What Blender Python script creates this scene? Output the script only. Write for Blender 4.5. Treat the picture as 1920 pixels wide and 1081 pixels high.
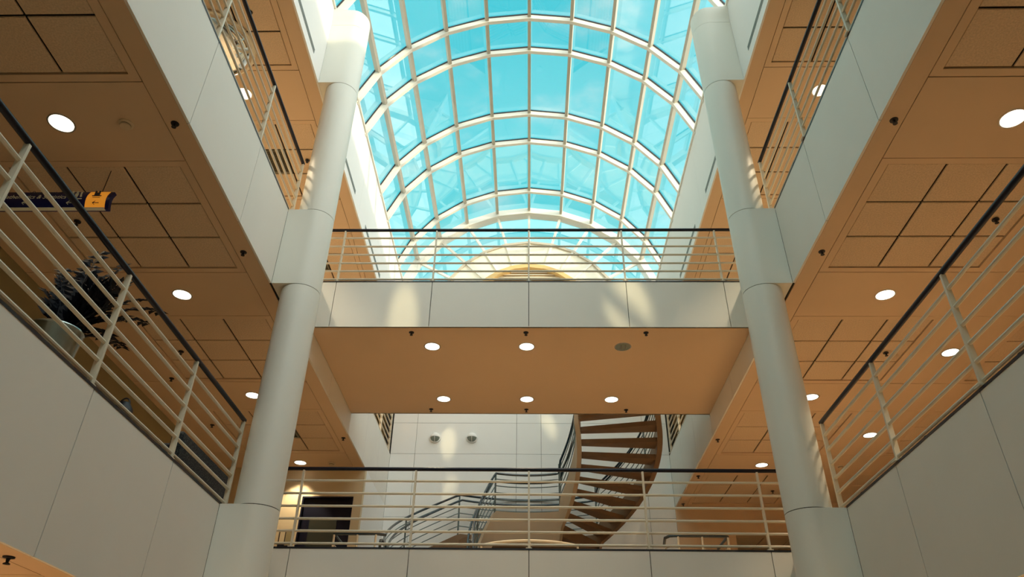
import bpy, bmesh, math, random
from math import sin, cos, pi, radians, atan2
from mathutils import Vector, Matrix

for _o in list(bpy.data.objects):
    bpy.data.objects.remove(_o)
sc = bpy.context.scene
COL = sc.collection

# ---------------------------------------------------------------- camera
PITCH, YAW, ROLL, FPX = 0.591, 0.0264, 0.0147, 1390.48
cam_d = bpy.data.cameras.new('camera')
cam = bpy.data.objects.new('camera', cam_d)
COL.objects.link(cam)
_r = Vector((1, 0, 0)); _f = Vector((0, cos(PITCH), sin(PITCH))); _u = Vector((0, -sin(PITCH), cos(PITCH)))
_r, _u = cos(ROLL) * _r + sin(ROLL) * _u, cos(ROLL) * _u - sin(ROLL) * _r
_R = Matrix.Rotation(YAW, 3, 'Z')
_r, _u, _f = _R @ _r, _R @ _u, _R @ _f
_m = Matrix((_r, _u, -_f)).transposed().to_4x4()
_m.translation = Vector((-0.024, 0, 1.6))
cam.matrix_world = _m
cam_d.sensor_fit = 'HORIZONTAL'; cam_d.sensor_width = 36.0
cam_d.lens = 36.0 * FPX / 1920.0
cam_d.clip_end = 300
sc.camera = cam

# ---------------------------------------------------------------- sky, sun, exposure
SKY_STRENGTH, SUN_STRENGTH = 0.80, 3.0
world = bpy.data.worlds.new('sky'); sc.world = world
world.use_nodes = True
nt = world.node_tree; nt.nodes.clear()
out = nt.nodes.new('ShaderNodeOutputWorld'); bg = nt.nodes.new('ShaderNodeBackground')
tc = nt.nodes.new('ShaderNodeTexCoord'); sep = nt.nodes.new('ShaderNodeSeparateXYZ')
ramp = nt.nodes.new('ShaderNodeValToRGB')
e = ramp.color_ramp.elements
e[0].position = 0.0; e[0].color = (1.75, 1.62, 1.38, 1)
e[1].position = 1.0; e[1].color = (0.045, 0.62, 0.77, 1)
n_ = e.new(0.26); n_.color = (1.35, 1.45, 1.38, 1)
n_ = e.new(0.47); n_.color = (0.34, 0.86, 0.88, 1)
n_ = e.new(0.62); n_.color = (0.13, 0.77, 0.85, 1)
nt.links.new(tc.outputs['Generated'], sep.inputs[0])
nt.links.new(sep.outputs['Z'], ramp.inputs[0])
# the sky brightens and warms smoothly towards the low sun
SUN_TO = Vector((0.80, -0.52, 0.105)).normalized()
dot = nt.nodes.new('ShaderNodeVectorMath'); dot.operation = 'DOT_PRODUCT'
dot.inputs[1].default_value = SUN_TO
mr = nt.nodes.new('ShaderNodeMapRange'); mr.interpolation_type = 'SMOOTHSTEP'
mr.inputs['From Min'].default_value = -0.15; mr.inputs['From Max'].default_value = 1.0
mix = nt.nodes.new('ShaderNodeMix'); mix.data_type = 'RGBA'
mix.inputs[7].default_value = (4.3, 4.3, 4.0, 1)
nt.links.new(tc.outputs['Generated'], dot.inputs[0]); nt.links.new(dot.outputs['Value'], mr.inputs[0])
# thin cloud painted into the sky, standing in for white reflections in the glass
cmap = nt.nodes.new('ShaderNodeMapping'); cmap.inputs['Scale'].default_value = (3.2, 5.0, 6.5); cmap.inputs['Rotation'].default_value = (0.3, 0.2, 0.5)
cn = nt.nodes.new('ShaderNodeTexNoise'); cn.inputs['Scale'].default_value = 2.6; cn.inputs['Detail'].default_value = 5.0; cn.inputs['Roughness'].default_value = 0.55
cr = nt.nodes.new('ShaderNodeMapRange'); cr.interpolation_type = 'SMOOTHSTEP'
cr.inputs['From Min'].default_value = 0.46; cr.inputs['From Max'].default_value = 0.74; cr.inputs['To Max'].default_value = 0.6
cmx = nt.nodes.new('ShaderNodeMix'); cmx.data_type = 'RGBA'; cmx.inputs[7].default_value = (0.74, 0.93, 0.92, 1)
nt.links.new(tc.outputs['Generated'], cmap.inputs[0]); nt.links.new(cmap.outputs[0], cn.inputs['Vector'])
nt.links.new(cn.outputs['Fac'], cr.inputs[0]); nt.links.new(cr.outputs[0], cmx.inputs[0]); nt.links.new(ramp.outputs[0], cmx.inputs[6])
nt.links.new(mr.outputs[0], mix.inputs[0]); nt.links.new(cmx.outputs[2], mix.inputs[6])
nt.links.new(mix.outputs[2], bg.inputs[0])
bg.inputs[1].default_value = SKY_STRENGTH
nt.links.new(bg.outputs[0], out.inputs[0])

sun_d = bpy.data.lights.new('sun', 'SUN')
sun_d.energy = SUN_STRENGTH; sun_d.angle = radians(1.2); sun_d.color = (1.0, 0.80, 0.52)
sun = bpy.data.objects.new('sun', sun_d); COL.objects.link(sun)
_sd = -SUN_TO
sun.rotation_euler = _sd.to_track_quat('-Z', 'Y').to_euler()
sun.location = (20, -10, 20)

# added spot lamps standing in for sunlight thrown down by the glass on the left of the vault: soft warm patches on the bridge and the back wall
for gx, gy, gz, tx, ty, tz, deg, pw in ((-3.3, 3.6, 17.6, -2.02, 10.05, 7.78, 4.6, 4200), (-5.5, 1.5, 17.0, 1.52, 10.05, 8.12, 5.0, 7500),
                                        (-5.0, 5.5, 16.6, 0.46, 17.7, 9.22, 3.2, 4200), (-3.4, 7.0, 17.3, -2.05, 17.7, 8.8, 3.4, 3800), (-3.4, 7.2, 17.4, -1.9, 17.7, 7.5, 3.2, 3800)):
    gd = bpy.data.lights.new('added_glint_spot', 'SPOT'); gd.energy = pw; gd.color = (1.0, 0.80, 0.46)
    gd.spot_size = radians(deg); gd.spot_blend = 0.75; gd.shadow_soft_size = 0.08
    go = bpy.data.objects.new('added_glint_spot', gd); COL.objects.link(go); go.location = (gx, gy, gz)
    go.scale = (0.62, 1.0, 1.0)
    go.rotation_euler = (Vector((tx, ty, tz)) - Vector((gx, gy, gz))).to_track_quat('-Z', 'Y').to_euler()

vs = sc.view_settings
sc.display_settings.display_device = 'sRGB'
vs.view_transform = 'Standard'; vs.look = 'None'; vs.gamma = 1.0
vs.use_curve_mapping = False
vs.exposure = 0.38
sc.cycles.max_bounces = 10
sc.cycles.diffuse_bounces = 6
sc.cycles.glossy_bounces = 4
sc.cycles.transparent_max_bounces = 16
sc.cycles.caustics_reflective = False
sc.cycles.caustics_refractive = False

# ---------------------------------------------------------------- dimensions (metres)
XE = 3.488                       # half width of the atrium
Z1B, Z2 = 2.895, 4.203           # second floor: underside, top
Z3B, Z3 = 7.190, 8.487           # third floor
Z4B, ZSP = 11.194, 13.10         # roof slab underside, springing of the vault
YCF, YC, RC, XC = 8.2, 8.465, 0.262, 3.155   # columns
YB0, YB1, ZBS = 10.056, 13.355, 0.43         # bridge front, back, soffit rise above slab underside
YBW = 17.71                      # back wall
VZ, VR, VA = 12.09, 3.631, 0.2579            # vault centre height, radius, facet angle
YN, YFAR = -8.0, 22.0
MOD = 1.5874
random.seed(7)

# ---------------------------------------------------------------- materials
def srgb(r, g, b):
    f = lambda c: (c / 255.0 / 12.92) if c / 255.0 <= 0.04045 else ((c / 255.0 + 0.055) / 1.055) ** 2.4
    return (f(r), f(g), f(b), 1.0)

def pmat(name, col, rough=0.6, metal=0.0, spec=0.4, noise=None, bump=0.0, bscale=40.0, coat=0.0):
    m = bpy.data.materials.new(name); m.use_nodes = True
    t = m.node_tree; b = t.nodes['Principled BSDF']
    b.inputs['Base Color'].default_value = col
    b.inputs['Roughness'].default_value = rough
    b.inputs['Metallic'].default_value = metal
    b.inputs['Specular IOR Level'].default_value = spec
    if coat:
        b.inputs['Coat Weight'].default_value = coat
    if noise or bump:
        tcn = t.nodes.new('ShaderNodeTexCoord')
        nz = t.nodes.new('ShaderNodeTexNoise')
        nz.inputs['Scale'].default_value = noise[1] if noise else bscale
        nz.inputs['Detail'].default_value = 4.0
        t.links.new(tcn.outputs['Object'], nz.inputs['Vector'])
        if noise:
            mx = t.nodes.new('ShaderNodeMix'); mx.data_type = 'RGBA'
            a = noise[0]
            mx.inputs[6].default_value = tuple(c * (1 - a) for c in col[:3]) + (1,)
            mx.inputs[7].default_value = tuple(min(1, c * (1 + a)) for c in col[:3]) + (1,)
            t.links.new(nz.outputs['Fac'], mx.inputs[0])
            t.links.new(mx.outputs[2], b.inputs['Base Color'])
        if bump:
            bn = t.nodes.new('ShaderNodeBump'); bn.inputs['Strength'].default_value = bump
            bn.inputs['Distance'].default_value = 0.01
            n2 = t.nodes.new('ShaderNodeTexNoise'); n2.inputs['Scale'].default_value = bscale
            n2.inputs['Detail'].default_value = 3.0
            t.links.new(tcn.outputs['Object'], n2.inputs['Vector'])
            t.links.new(n2.outputs['Fac'], bn.inputs['Height'])
            t.links.new(bn.outputs[0], b.inputs['Normal'])
    return m

M = {}
M['white'] = pmat('white_panel', (0.755, 0.735, 0.68, 1), 0.55, noise=(0.04, 1.3))
M['roofwhite'] = pmat('white_plaster', (0.82, 0.82, 0.80, 1), 0.6, noise=(0.03, 1.1))
M['column'] = pmat('column_paint', (0.74, 0.745, 0.685, 1), 0.42, noise=(0.03, 1.0))
M['ceiling'] = pmat('peach_ceiling_paint', (0.66, 0.49, 0.325, 1), 0.65, noise=(0.04, 0.9))
M['tile'] = pmat('speckled_ceiling_tile', (0.65, 0.50, 0.345, 1), 0.9, noise=(0.30, 55.0), bump=0.35, bscale=70.0)
M['gap'] = pmat('dark_joint', (0.02, 0.018, 0.015, 1), 0.8)
M['black'] = pmat('black_trim', (0.012, 0.012, 0.018, 1), 0.4)
M['handrail'] = pmat('navy_handrail', (0.006, 0.007, 0.018, 1), 0.3, spec=0.3)
M['rail'] = pmat('cream_rail_paint', (0.66, 0.60, 0.48, 1), 0.38, noise=(0.05, 6.0))
M['stair_rail'] = pmat('teal_grey_steel', (0.16, 0.20, 0.20, 1), 0.35, metal=0.3)
M['stair_hand'] = pmat('dark_teal_handrail', (0.012, 0.03, 0.045, 1), 0.25, spec=0.6, coat=0.3)
M['rib'] = pmat('cream_rib_paint', (0.83, 0.79, 0.70, 1), 0.42, noise=(0.03, 3.0))
M['purlin'] = pmat('taupe_glazing_bar', (0.52, 0.47, 0.38, 1), 0.4, noise=(0.04, 3.0))
M['wood'] = pmat('brown_stair_wood', (0.235, 0.145, 0.082, 1), 0.5, noise=(0.18, 5.0))
M['stringer'] = pmat('tan_stringer', (0.50, 0.39, 0.27, 1), 0.55, noise=(0.05, 1.5))
M['beige'] = pmat('beige_wall', (0.66, 0.55, 0.36, 1), 0.6, noise=(0.03, 0.8))
M['olive'] = pmat('olive_wall', (0.30, 0.25, 0.13, 1), 0.7, noise=(0.05, 0.8))
M['floor'] = pmat('tan_stone_floor', (0.46, 0.33, 0.22, 1), 0.5, noise=(0.10, 1.5))
M['carpet'] = pmat('tan_carpet', (0.62, 0.47, 0.32, 1), 0.95, noise=(0.15, 8.0))
M['navy'] = pmat('navy_door', (0.003, 0.004, 0.016, 1), 0.35)
M['doorglass'] = pmat('dark_door_glass', (0.045, 0.05, 0.04, 1), 0.08, spec=0.6)
M['steel'] = pmat('brushed_steel', (0.42, 0.47, 0.45, 1), 0.22, metal=1.0, noise=(0.10, 4.0))
M['mirror'] = pmat('mirror', (0.85, 0.88, 0.88, 1), 0.02, metal=1.0)
M['chrome'] = pmat('chrome_trim', (0.70, 0.70, 0.66, 1), 0.25, metal=0.9)
M['plastic'] = pmat('cream_plastic', (0.62, 0.50, 0.34, 1), 0.5)
M['leaf'] = pmat('dark_leaf', (0.004, 0.005, 0.009, 1), 0.55, spec=0.15, noise=(0.4, 6.0))
M['soil'] = pmat('potting_soil', (0.03, 0.02, 0.012, 1), 0.95)
M['slot'] = pmat('grey_slot', (0.30, 0.36, 0.37, 1), 0.5)
M['grille'] = pmat('grey_grille', (0.16, 0.15, 0.11, 1), 0.5)
M['ochre'] = pmat('ochre_arch', (0.72, 0.48, 0.20, 1), 0.5)
M['cream'] = pmat('cream_panel', (0.85, 0.80, 0.66, 1), 0.55, noise=(0.04, 2.0))
M['lens'] = pmat('ribbed_grey_lens', (0.22, 0.26, 0.23, 1), 0.2, spec=0.6)
M['sofa'] = pmat('dark_weave', (0.020, 0.024, 0.030, 1), 0.8)

def weave(m):
    t = m.node_tree; b = t.nodes['Principled BSDF']
    tcn = t.nodes.new('ShaderNodeTexCoord'); v = t.nodes.new('ShaderNodeTexVoronoi')
    mp = t.nodes.new('ShaderNodeMapping'); mp.inputs['Scale'].default_value = (16, 30, 9)
    r = t.nodes.new('ShaderNodeValToRGB')
    r.color_ramp.elements[0].position = 0.16; r.color_ramp.elements[0].color = (0.22, 0.25, 0.22, 1)
    r.color_ramp.elements[1].position = 0.32; r.color_ramp.elements[1].color = (0.012, 0.016, 0.022, 1)
    t.links.new(tcn.outputs['Object'], mp.inputs[0]); t.links.new(mp.outputs[0], v.inputs['Vector'])
    t.links.new(v.outputs['Distance'], r.inputs[0]); t.links.new(r.outputs[0], b.inputs['Base Color'])
weave(M['sofa'])

def emit(name, col, s):
    m = bpy.data.materials.new(name); m.use_nodes = True
    b = m.node_tree.nodes['Principled BSDF']
    b.inputs['Base Color'].default_value = (0.8, 0.8, 0.8, 1)
    b.inputs['Emission Color'].default_value = col
    b.inputs['Emission Strength'].default_value = s
    return m
M['glow'] = emit('lit_lamp_lens', (1.0, 0.93, 0.78, 1), 2.2)
M['sign_blue'] = pmat('navy_sign_face', (0.012, 0.016, 0.13, 1), 0.3)
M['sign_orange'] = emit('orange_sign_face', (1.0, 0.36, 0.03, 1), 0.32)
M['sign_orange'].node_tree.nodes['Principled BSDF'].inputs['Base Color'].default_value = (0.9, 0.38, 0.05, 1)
M['sign_white'] = pmat('sign_lettering', (0.85, 0.88, 0.74, 1), 0.5)
M['sign_dim'] = pmat('sign_lettering_dim', (0.06, 0.07, 0.11, 1), 0.5)

def glass(name, tint, ior):
    m = bpy.data.materials.new(name); m.use_nodes = True
    t = m.node_tree; t.nodes.clear()
    o = t.nodes.new('ShaderNodeOutputMaterial'); mx = t.nodes.new('ShaderNodeMixShader')
    tr = t.nodes.new('ShaderNodeBsdfTransparent'); gl = t.nodes.new('ShaderNodeBsdfGlossy')
    fr = t.nodes.new('ShaderNodeFresnel'); fr.inputs[0].default_value = ior
    tr.inputs[0].default_value = tint; gl.inputs['Roughness'].default_value = 0.02
    gl.inputs[0].default_value = (1, 1, 1, 1)
    geo = t.nodes.new('ShaderNodeNewGeometry'); mu = t.nodes.new('ShaderNodeMath'); mu.operation = 'SUBTRACT'
    mu.inputs[0].default_value = 1.0; t.links.new(geo.outputs['Backfacing'], mu.inputs[1])
    m2 = t.nodes.new('ShaderNodeMath'); m2.operation = 'MULTIPLY'      # reflect once, at the surface met first
    t.links.new(mu.outputs[0], m2.inputs[0]); t.links.new(fr.outputs[0], m2.inputs[1])
    t.links.new(m2.outputs[0], mx.inputs[0]); t.links.new(tr.outputs[0], mx.inputs[1])
    t.links.new(gl.outputs[0], mx.inputs[2]); t.links.new(mx.outputs[0], o.inputs[0])
    return m
M['glass'] = glass('skylight_glass', (0.965, 0.99, 0.99, 1), 2.2)

# ---------------------------------------------------------------- mesh helpers
class MB:
    def __init__(s): s.v = []; s.f = []
    def add(s, v, f):
        n = len(s.v); s.v += [tuple(p) for p in v]; s.f += [tuple(i + n for i in q) for q in f]; return s
    def box(s, x0, x1, y0, y1, z0, z1):
        v = [(x, y, z) for z in (z0, z1) for y in (y0, y1) for x in (x0, x1)]
        return s.add(v, [(0, 2, 3, 1), (4, 5, 7, 6), (0, 1, 5, 4), (2, 6, 7, 3), (0, 4, 6, 2), (1, 3, 7, 5)])
    def hexa(s, p):      # 8 points ordered as box
        return s.add(p, [(0, 2, 3, 1), (4, 5, 7, 6), (0, 1, 5, 4), (2, 6, 7, 3), (0, 4, 6, 2), (1, 3, 7, 5)])
    def prism(s, poly, z0, z1):
        n = len(poly)
        v = [(x, y, z0) for x, y in poly] + [(x, y, z1) for x, y in poly]
        f = [tuple(range(n))[::-1], tuple(range(n, 2 * n))] + [(i, (i + 1) % n, n + (i + 1) % n, n + i) for i in range(n)]
        return s.add(v, f)
    def tube(s, path, r, n=8, closed=False):
        P = [Vector(p) for p in path]; m = len(P); rings = []
        up = Vector((0, 0, 1)); prev = None
        for i, p in enumerate(P):
            if closed: d = P[(i + 1) % m] - P[i - 1]
            else: d = (P[min(i + 1, m - 1)] - P[max(i - 1, 0)])
            d.normalize()
            if prev is None:
                a = d.cross(up)
                if a.length < 1e-3: a = d.cross(Vector((1, 0, 0)))
            else:
                a = prev - prev.dot(d) * d
            a.normalize(); b = d.cross(a); prev = a
            rr = r[i] if isinstance(r, (list, tuple)) else r
            rings.append([p + rr * (cos(2 * pi * k / n) * a + sin(2 * pi * k / n) * b) for k in range(n)])
        v = [q for R_ in rings for q in R_]; f = []
        for i in range(m if closed else m - 1):
            j = (i + 1) % m
            for k in range(n): f.append((i * n + k, i * n + (k + 1) % n, j * n + (k + 1) % n, j * n + k))
        if not closed: f += [tuple(range(n))[::-1], tuple(range((m - 1) * n, m * n))]
        return s.add(v, f)
    def lathe(s, prof, n=24, c=(0, 0, 0)):
        v = []; f = []
        for r, z in prof:
            for k in range(n): v.append((c[0] + r * cos(2 * pi * k / n), c[1] + r * sin(2 * pi * k / n), c[2] + z))
        for i in range(len(prof) - 1):
            for k in range(n): f.append((i * n + k, i * n + (k + 1) % n, (i + 1) * n + (k + 1) % n, (i + 1) * n + k))
        f.append(tuple(range(n))[::-1]); f.append(tuple(range((len(prof) - 1) * n, len(prof) * n)))
        return s.add(v, f)
    def mesh(s, name, smooth=False):
        me = bpy.data.meshes.new(name); me.from_pydata(s.v, [], s.f)
        bm = bmesh.new(); bm.from_mesh(me)
        bmesh.ops.remove_doubles(bm, verts=bm.verts, dist=1e-5)
        bmesh.ops.recalc_face_normals(bm, faces=bm.faces)
        if smooth:
            for q in bm.faces: q.smooth = True
            for ed in bm.edges:
                if len(ed.link_faces) == 2 and ed.calc_face_angle(0) > 0.6: ed.smooth = False
        bm.to_mesh(me); bm.free()
        return me
    def build(s, name, mat, parent=None, smooth=False):
        return put(name, s.mesh(name, smooth), mat, parent)

def put(name, me, mat, parent=None, loc=(0, 0, 0), rot=None):
    """link a mesh given in world coordinates (parent transforms are cancelled)"""
    o = bpy.data.objects.new(name, me)
    if mat is not None and not me.materials: me.materials.append(M[mat])
    COL.objects.link(o); o.location = loc
    if rot: o.rotation_euler = rot
    if parent is not None:
        o.parent = parent
        base = Matrix.Translation(parent.location) @ parent.rotation_euler.to_matrix().to_4x4()
        if parent.parent is not None:
            base = Matrix.Translation(parent.parent.location) @ parent.parent.rotation_euler.to_matrix().to_4x4() @ parent.matrix_parent_inverse @ base
        o.matrix_parent_inverse = base.inverted()
    return o

def tag(o, label=None, cat=None, group=None, kind=None):
    if label: o['label'] = label
    if cat: o['category'] = cat
    if group: o['group'] = group
    if kind: o['kind'] = kind
    return o

def thing(name, loc, label, cat, group=None, kind=None):
    o = bpy.data.objects.new(name, None); o.empty_display_size = 0.1
    COL.objects.link(o); o.location = loc
    return tag(o, label, cat, group, kind)

def struct(name, mb, mat, label=None, smooth=False):
    o = mb.build(name, mat, None, smooth)
    return tag(o, label, None, None, 'structure')

def light(name, kind, loc, energy, col, parent=None, **kw):
    d = bpy.data.lights.new(name, kind); d.energy = energy; d.color = col
    for k, v in kw.items(): setattr(d, k, v)
    o = bpy.data.objects.new(name, d); COL.objects.link(o); o.location = loc
    if parent is not None:
        o.parent = parent; o.matrix_parent_inverse = Matrix.Translation(parent.location).inverted()
    return o

SIDES = ((-1, 'left'), (1, 'right'))
def bx(mb, s, xa, xb, y0, y1, z0, z1):      # box mirrored to side s; xa < xb distances from the middle
    a, b = s * xa, s * xb
    return mb.box(min(a, b), max(a, b), y0, y1, z0, z1)

WALLX = {-1: 6.70, 1: 9.45}
# ---------------------------------------------------------------- ground floor and outer walls
struct('floor', MB().box(-10, 10, YN, YFAR, -0.2, 0), 'floor', 'tan stone floor of the ground storey')
struct('wall_front', MB().box(-10, 10, YN - 0.2, YN, 0, ZSP), 'white', 'white wall added behind the viewer to bounce light')  # unseen end wall, added to bounce light back into the atrium
for s, nm in SIDES:
    w = WALLX[s]
    mb = MB()
    if s < 0:
        bx(mb, s, w, w + 0.2, 7.45, YFAR, 0, ZSP - 0.2); bx(mb, s, w + 0.9, w + 1.1, YN, 7.45, 0, ZSP - 0.2)
        bx(mb, s, w, w + 1.0, 7.40, 7.45, 0, ZSP - 0.2)
    else:
        bx(mb, s, w, w + 0.2, YN, YFAR, 0, ZSP - 0.2)
    struct('wall_' + nm, mb, 'olive' if s < 0 else 'beige', 'long corridor wall on the %s side' % nm)
    mb = MB(); bx(mb, s, XE + 0.16, w + 1.2, YN, YFAR, Z4B + 0.25, ZSP - 0.05)
    struct('roof_deck', mb, 'white', 'flat roof over the %s wing' % nm)

# ---------------------------------------------------------------- balcony floors, fascias, ceilings
FY = [YN] + [round(5.30 + 1.59 * k, 3) for k in range(-4, 2)] + [YCF]       # fascia joints up to the column
FY = [YN, -1.06, 0.53, 2.12, 3.71, 5.30, 6.89, YCF]
FY2 = [YCF + 2 * RC, 10.05, 11.66, 13.355, 14.85, 16.30, YBW]
CY0, CP = 5.935, 3.19     # first coffer near edge and spacing
def tile_mesh():
    mb = MB(); h = 0.3075; b = 0.006
    pts = [(-h, -h), (h, -h), (h, h), (-h, h)]
    v = [(x, y, 0.02) for x, y in pts] + [(x, y, b) for x, y in pts] + [(x * (h - b) / h, y * (h - b) / h, 0) for x, y in pts]
    f = [(0, 1, 2, 3)] + [(i, (i + 1) % 4, 4 + (i + 1) % 4, 4 + i) for i in range(4)] + [(4 + i, 4 + (i + 1) % 4, 8 + (i + 1) % 4, 8 + i) for i in range(4)] + [(8, 9, 10, 11)]
    return mb.add(v, f).mesh('ceiling_tile')
TILE = tile_mesh(); TILE.materials.append(M['tile'])
def grille_mesh():
    mb = MB(); h = 0.305
    mb.box(-h, h, -h, -h + 0.03, 0, 0.02); mb.box(-h, h, h - 0.03, h, 0, 0.02); mb.box(-h, -h + 0.03, -h, h, 0, 0.02); mb.box(h - 0.03, h, -h, h, 0, 0.02)
    mb.box(-h, h, -h, h, 0.031, 0.034)
    for k in range(9):
        y = -0.25 + 0.0625 * k
        mb.hexa([(-h, y, 0.002), (h, y, 0.002), (-h, y + 0.008, 0.0), (h, y + 0.008, 0.0), (-h, y + 0.03, 0.03), (h, y + 0.03, 0.03), (-h, y + 0.038, 0.028), (h, y + 0.038, 0.028)])
    me = mb.mesh('air_grille'); me.materials.append(M['grille']); return me
GRILLE = grille_mesh()
GR = {(-1, Z3B): [(2, 1, 1)], (-1, Z4B): [(1, 1, 1), (2, 1, 1)]}     # (coffer k, column, row) that hold an air grille

def ceiling(s, nm, zc, ks, words):
    w = WALLX[s]; far = YFAR if s > 0 else (15.2 if zc == Z3B else YBW)
    if zc == Z3B and s > 0: far = YBW
    mb = MB(); bx(mb, s, XE + 0.02, w, YN, far, zc + 0.05, zc + 0.09)
    c = struct('ceiling', mb, 'gap', 'peach ceiling with coffers of square tiles, %s' % words)
    mb = MB(); bx(mb, s, XE + 0.031, 3.735, YN, far, zc, zc + 0.05); mb.build('edge_band', 'ceiling', c)
    k0 = min(ks)
    y_start = CY0 + CP * k0 - 0.09 - 1.08
    mb = MB(); bx(mb, s, 3.744, w, YN, y_start - 0.008, zc, zc + 0.05); mb.build('ceiling_panel', 'ceiling', c)
    for k in ks:
        a = CY0 + CP * k; b = a + 1.92
        ys0, ys1 = a - 1.172, a - 0.094
        if ys0 < far:
            mb = MB(); bx(mb, s, 3.744, w, ys0, min(ys1, far), zc, zc + 0.05); mb.build('ceiling_panel', 'ceiling', c)
        if a > far - 0.3: continue
        y0, y1 = a - 0.086, min(b + 0.086, far)
        mb = MB()
        cols = [3.835] + ([7.10] if w > 8.5 else [])
        bx(mb, s, 3.744, w, y0, a, zc, zc + 0.05)
        if b < far: bx(mb, s, 3.744, w, b, y1, zc, zc + 0.05)
        xs = 3.744
        for cx in cols:
            bx(mb, s, xs, cx, a, min(b, far), zc, zc + 0.05); xs = cx + 1.92
        bx(mb, s, xs, w, a, min(b, far), zc, zc + 0.05)
        mb.build('coffer_frame', 'ceiling', c)
        for ci, cx in enumerate(cols):
            for i in range(3):
                for j in range(3):
                    gx, gy = cx + 0.32 + 0.64 * i, a + 0.32 + 0.64 * j
                    if gy + 0.3 > far: continue
                    g = ci == 0 and (k, i, j) in GR.get((s, zc), [])
                    put('air_grille' if g else 'ceiling_tile', GRILLE if g else TILE, None, c, (s * gx, gy, zc + 0.012))
    ye = CY0 + CP * (max(ks) + 1) - 1.172
    if ye < far - 0.05:
        mb = MB(); bx(mb, s, 3.744, w, ye, far, zc, zc + 0.05); mb.build('ceiling_panel', 'ceiling', c)
    return c

for s, nm in SIDES:
    ceiling(s, nm, Z3B, (-1, 0, 1, 2, 3) if s > 0 else (-1, 0, 1, 2), 'above the %s second-floor walkway' % nm)
    ceiling(s, nm, Z4B, (0, 1, 2, 3), 'above the %s third-floor walkway' % nm)
    ceiling(s, nm, Z1B, (0, 1), 'below the %s second-floor walkway' % nm)
    for zb, zt, words in ((Z1B, Z2, 'second'), (Z3B, Z3, 'third')):
        mb = MB(); bx(mb, s, XE + 0.03, WALLX[s] + 1.0, YN, YFAR if (s > 0 or zt == Z3) else 15.35, zb + 0.1, zt)
        fl = struct('balcony_floor', mb, 'carpet', '%s walkway floor of the %s storey with white fascia panels' % (nm, words))
        mb = MB(); bx(mb, s, XE + 0.015, XE + 0.03, YN, YBW, zb + 0.01, zt - 0.01); mb.build('joint_backing', 'gap', fl)
        for ys in (FY, FY2):
            for a, b in zip(ys[:-1], ys[1:]):
                mb = MB(); bx(mb, s, XE, XE + 0.028, a + 0.005, b - 0.005, zb, zt - 0.012); mb.build('fascia_panel', 'white', fl)
        mb = MB(); bx(mb, s, XE - 0.004, XE + 0.05, YN, YCF, zt - 0.012, zt + 0.012); mb.build('edge_trim', 'black', fl)
    # roof fascia / springing wall
    mb = MB(); bx(mb, s, XE + 0.015, XE + 0.16, YN, YBW, Z4B + 0.01, ZSP - 0.01)
    rw = struct('wall_' + nm, mb, 'gap', 'white upper wall carrying the %s foot of the glass vault' % nm)
    ys = [YN, -1.1, 2.1, 5.28, YCF, YCF + 2 * RC, 11.66, 14.85, YBW]
    for a, b in zip(ys[:-1], ys[1:]):
        mb = MB(); bx(mb, s, XE, XE + 0.03, a + 0.0025, b - 0.0025, Z4B, ZSP); mb.build('wall_panel', 'roofwhite', rw)
    for a, b, words in ((4.4, 7.77, 'before the round column'), (9.2, 11.2, 'just past the round column'), (12.28, 14.15, 'beyond the bridge')):
        z0, z1 = 11.385, 11.475
        t = thing('slot_diffuser', (s * XE, (a + b) / 2, z0), 'grey slot diffuser in the %s upper wall %s' % (nm, words), 'vent', 'slot diffusers under the vault')
        mb = MB()
        bx(mb, s, XE - 0.006, XE + 0.002, a, b, z0, z0 + 0.012); bx(mb, s, XE - 0.006, XE + 0.002, a, b, z1 - 0.012, z1)
        bx(mb, s, XE - 0.006, XE + 0.002, a, a + 0.012, z0, z1); bx(mb, s, XE - 0.006, XE + 0.002, b - 0.012, b, z0, z1)
        mb.build('frame', 'slot', t)
        mb = MB(); bx(mb, s, XE - 0.002, XE + 0.002, a + 0.012, b - 0.012, z0 + 0.012, z1 - 0.012); mb.build('plate', 'grille', t)
        mb = MB(); bx(mb, s, XE - 0.006, XE - 0.001, a + 0.012, b - 0.012, z0 + 0.04, z0 + 0.055); mb.build('blade', 'slot', t)

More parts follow.
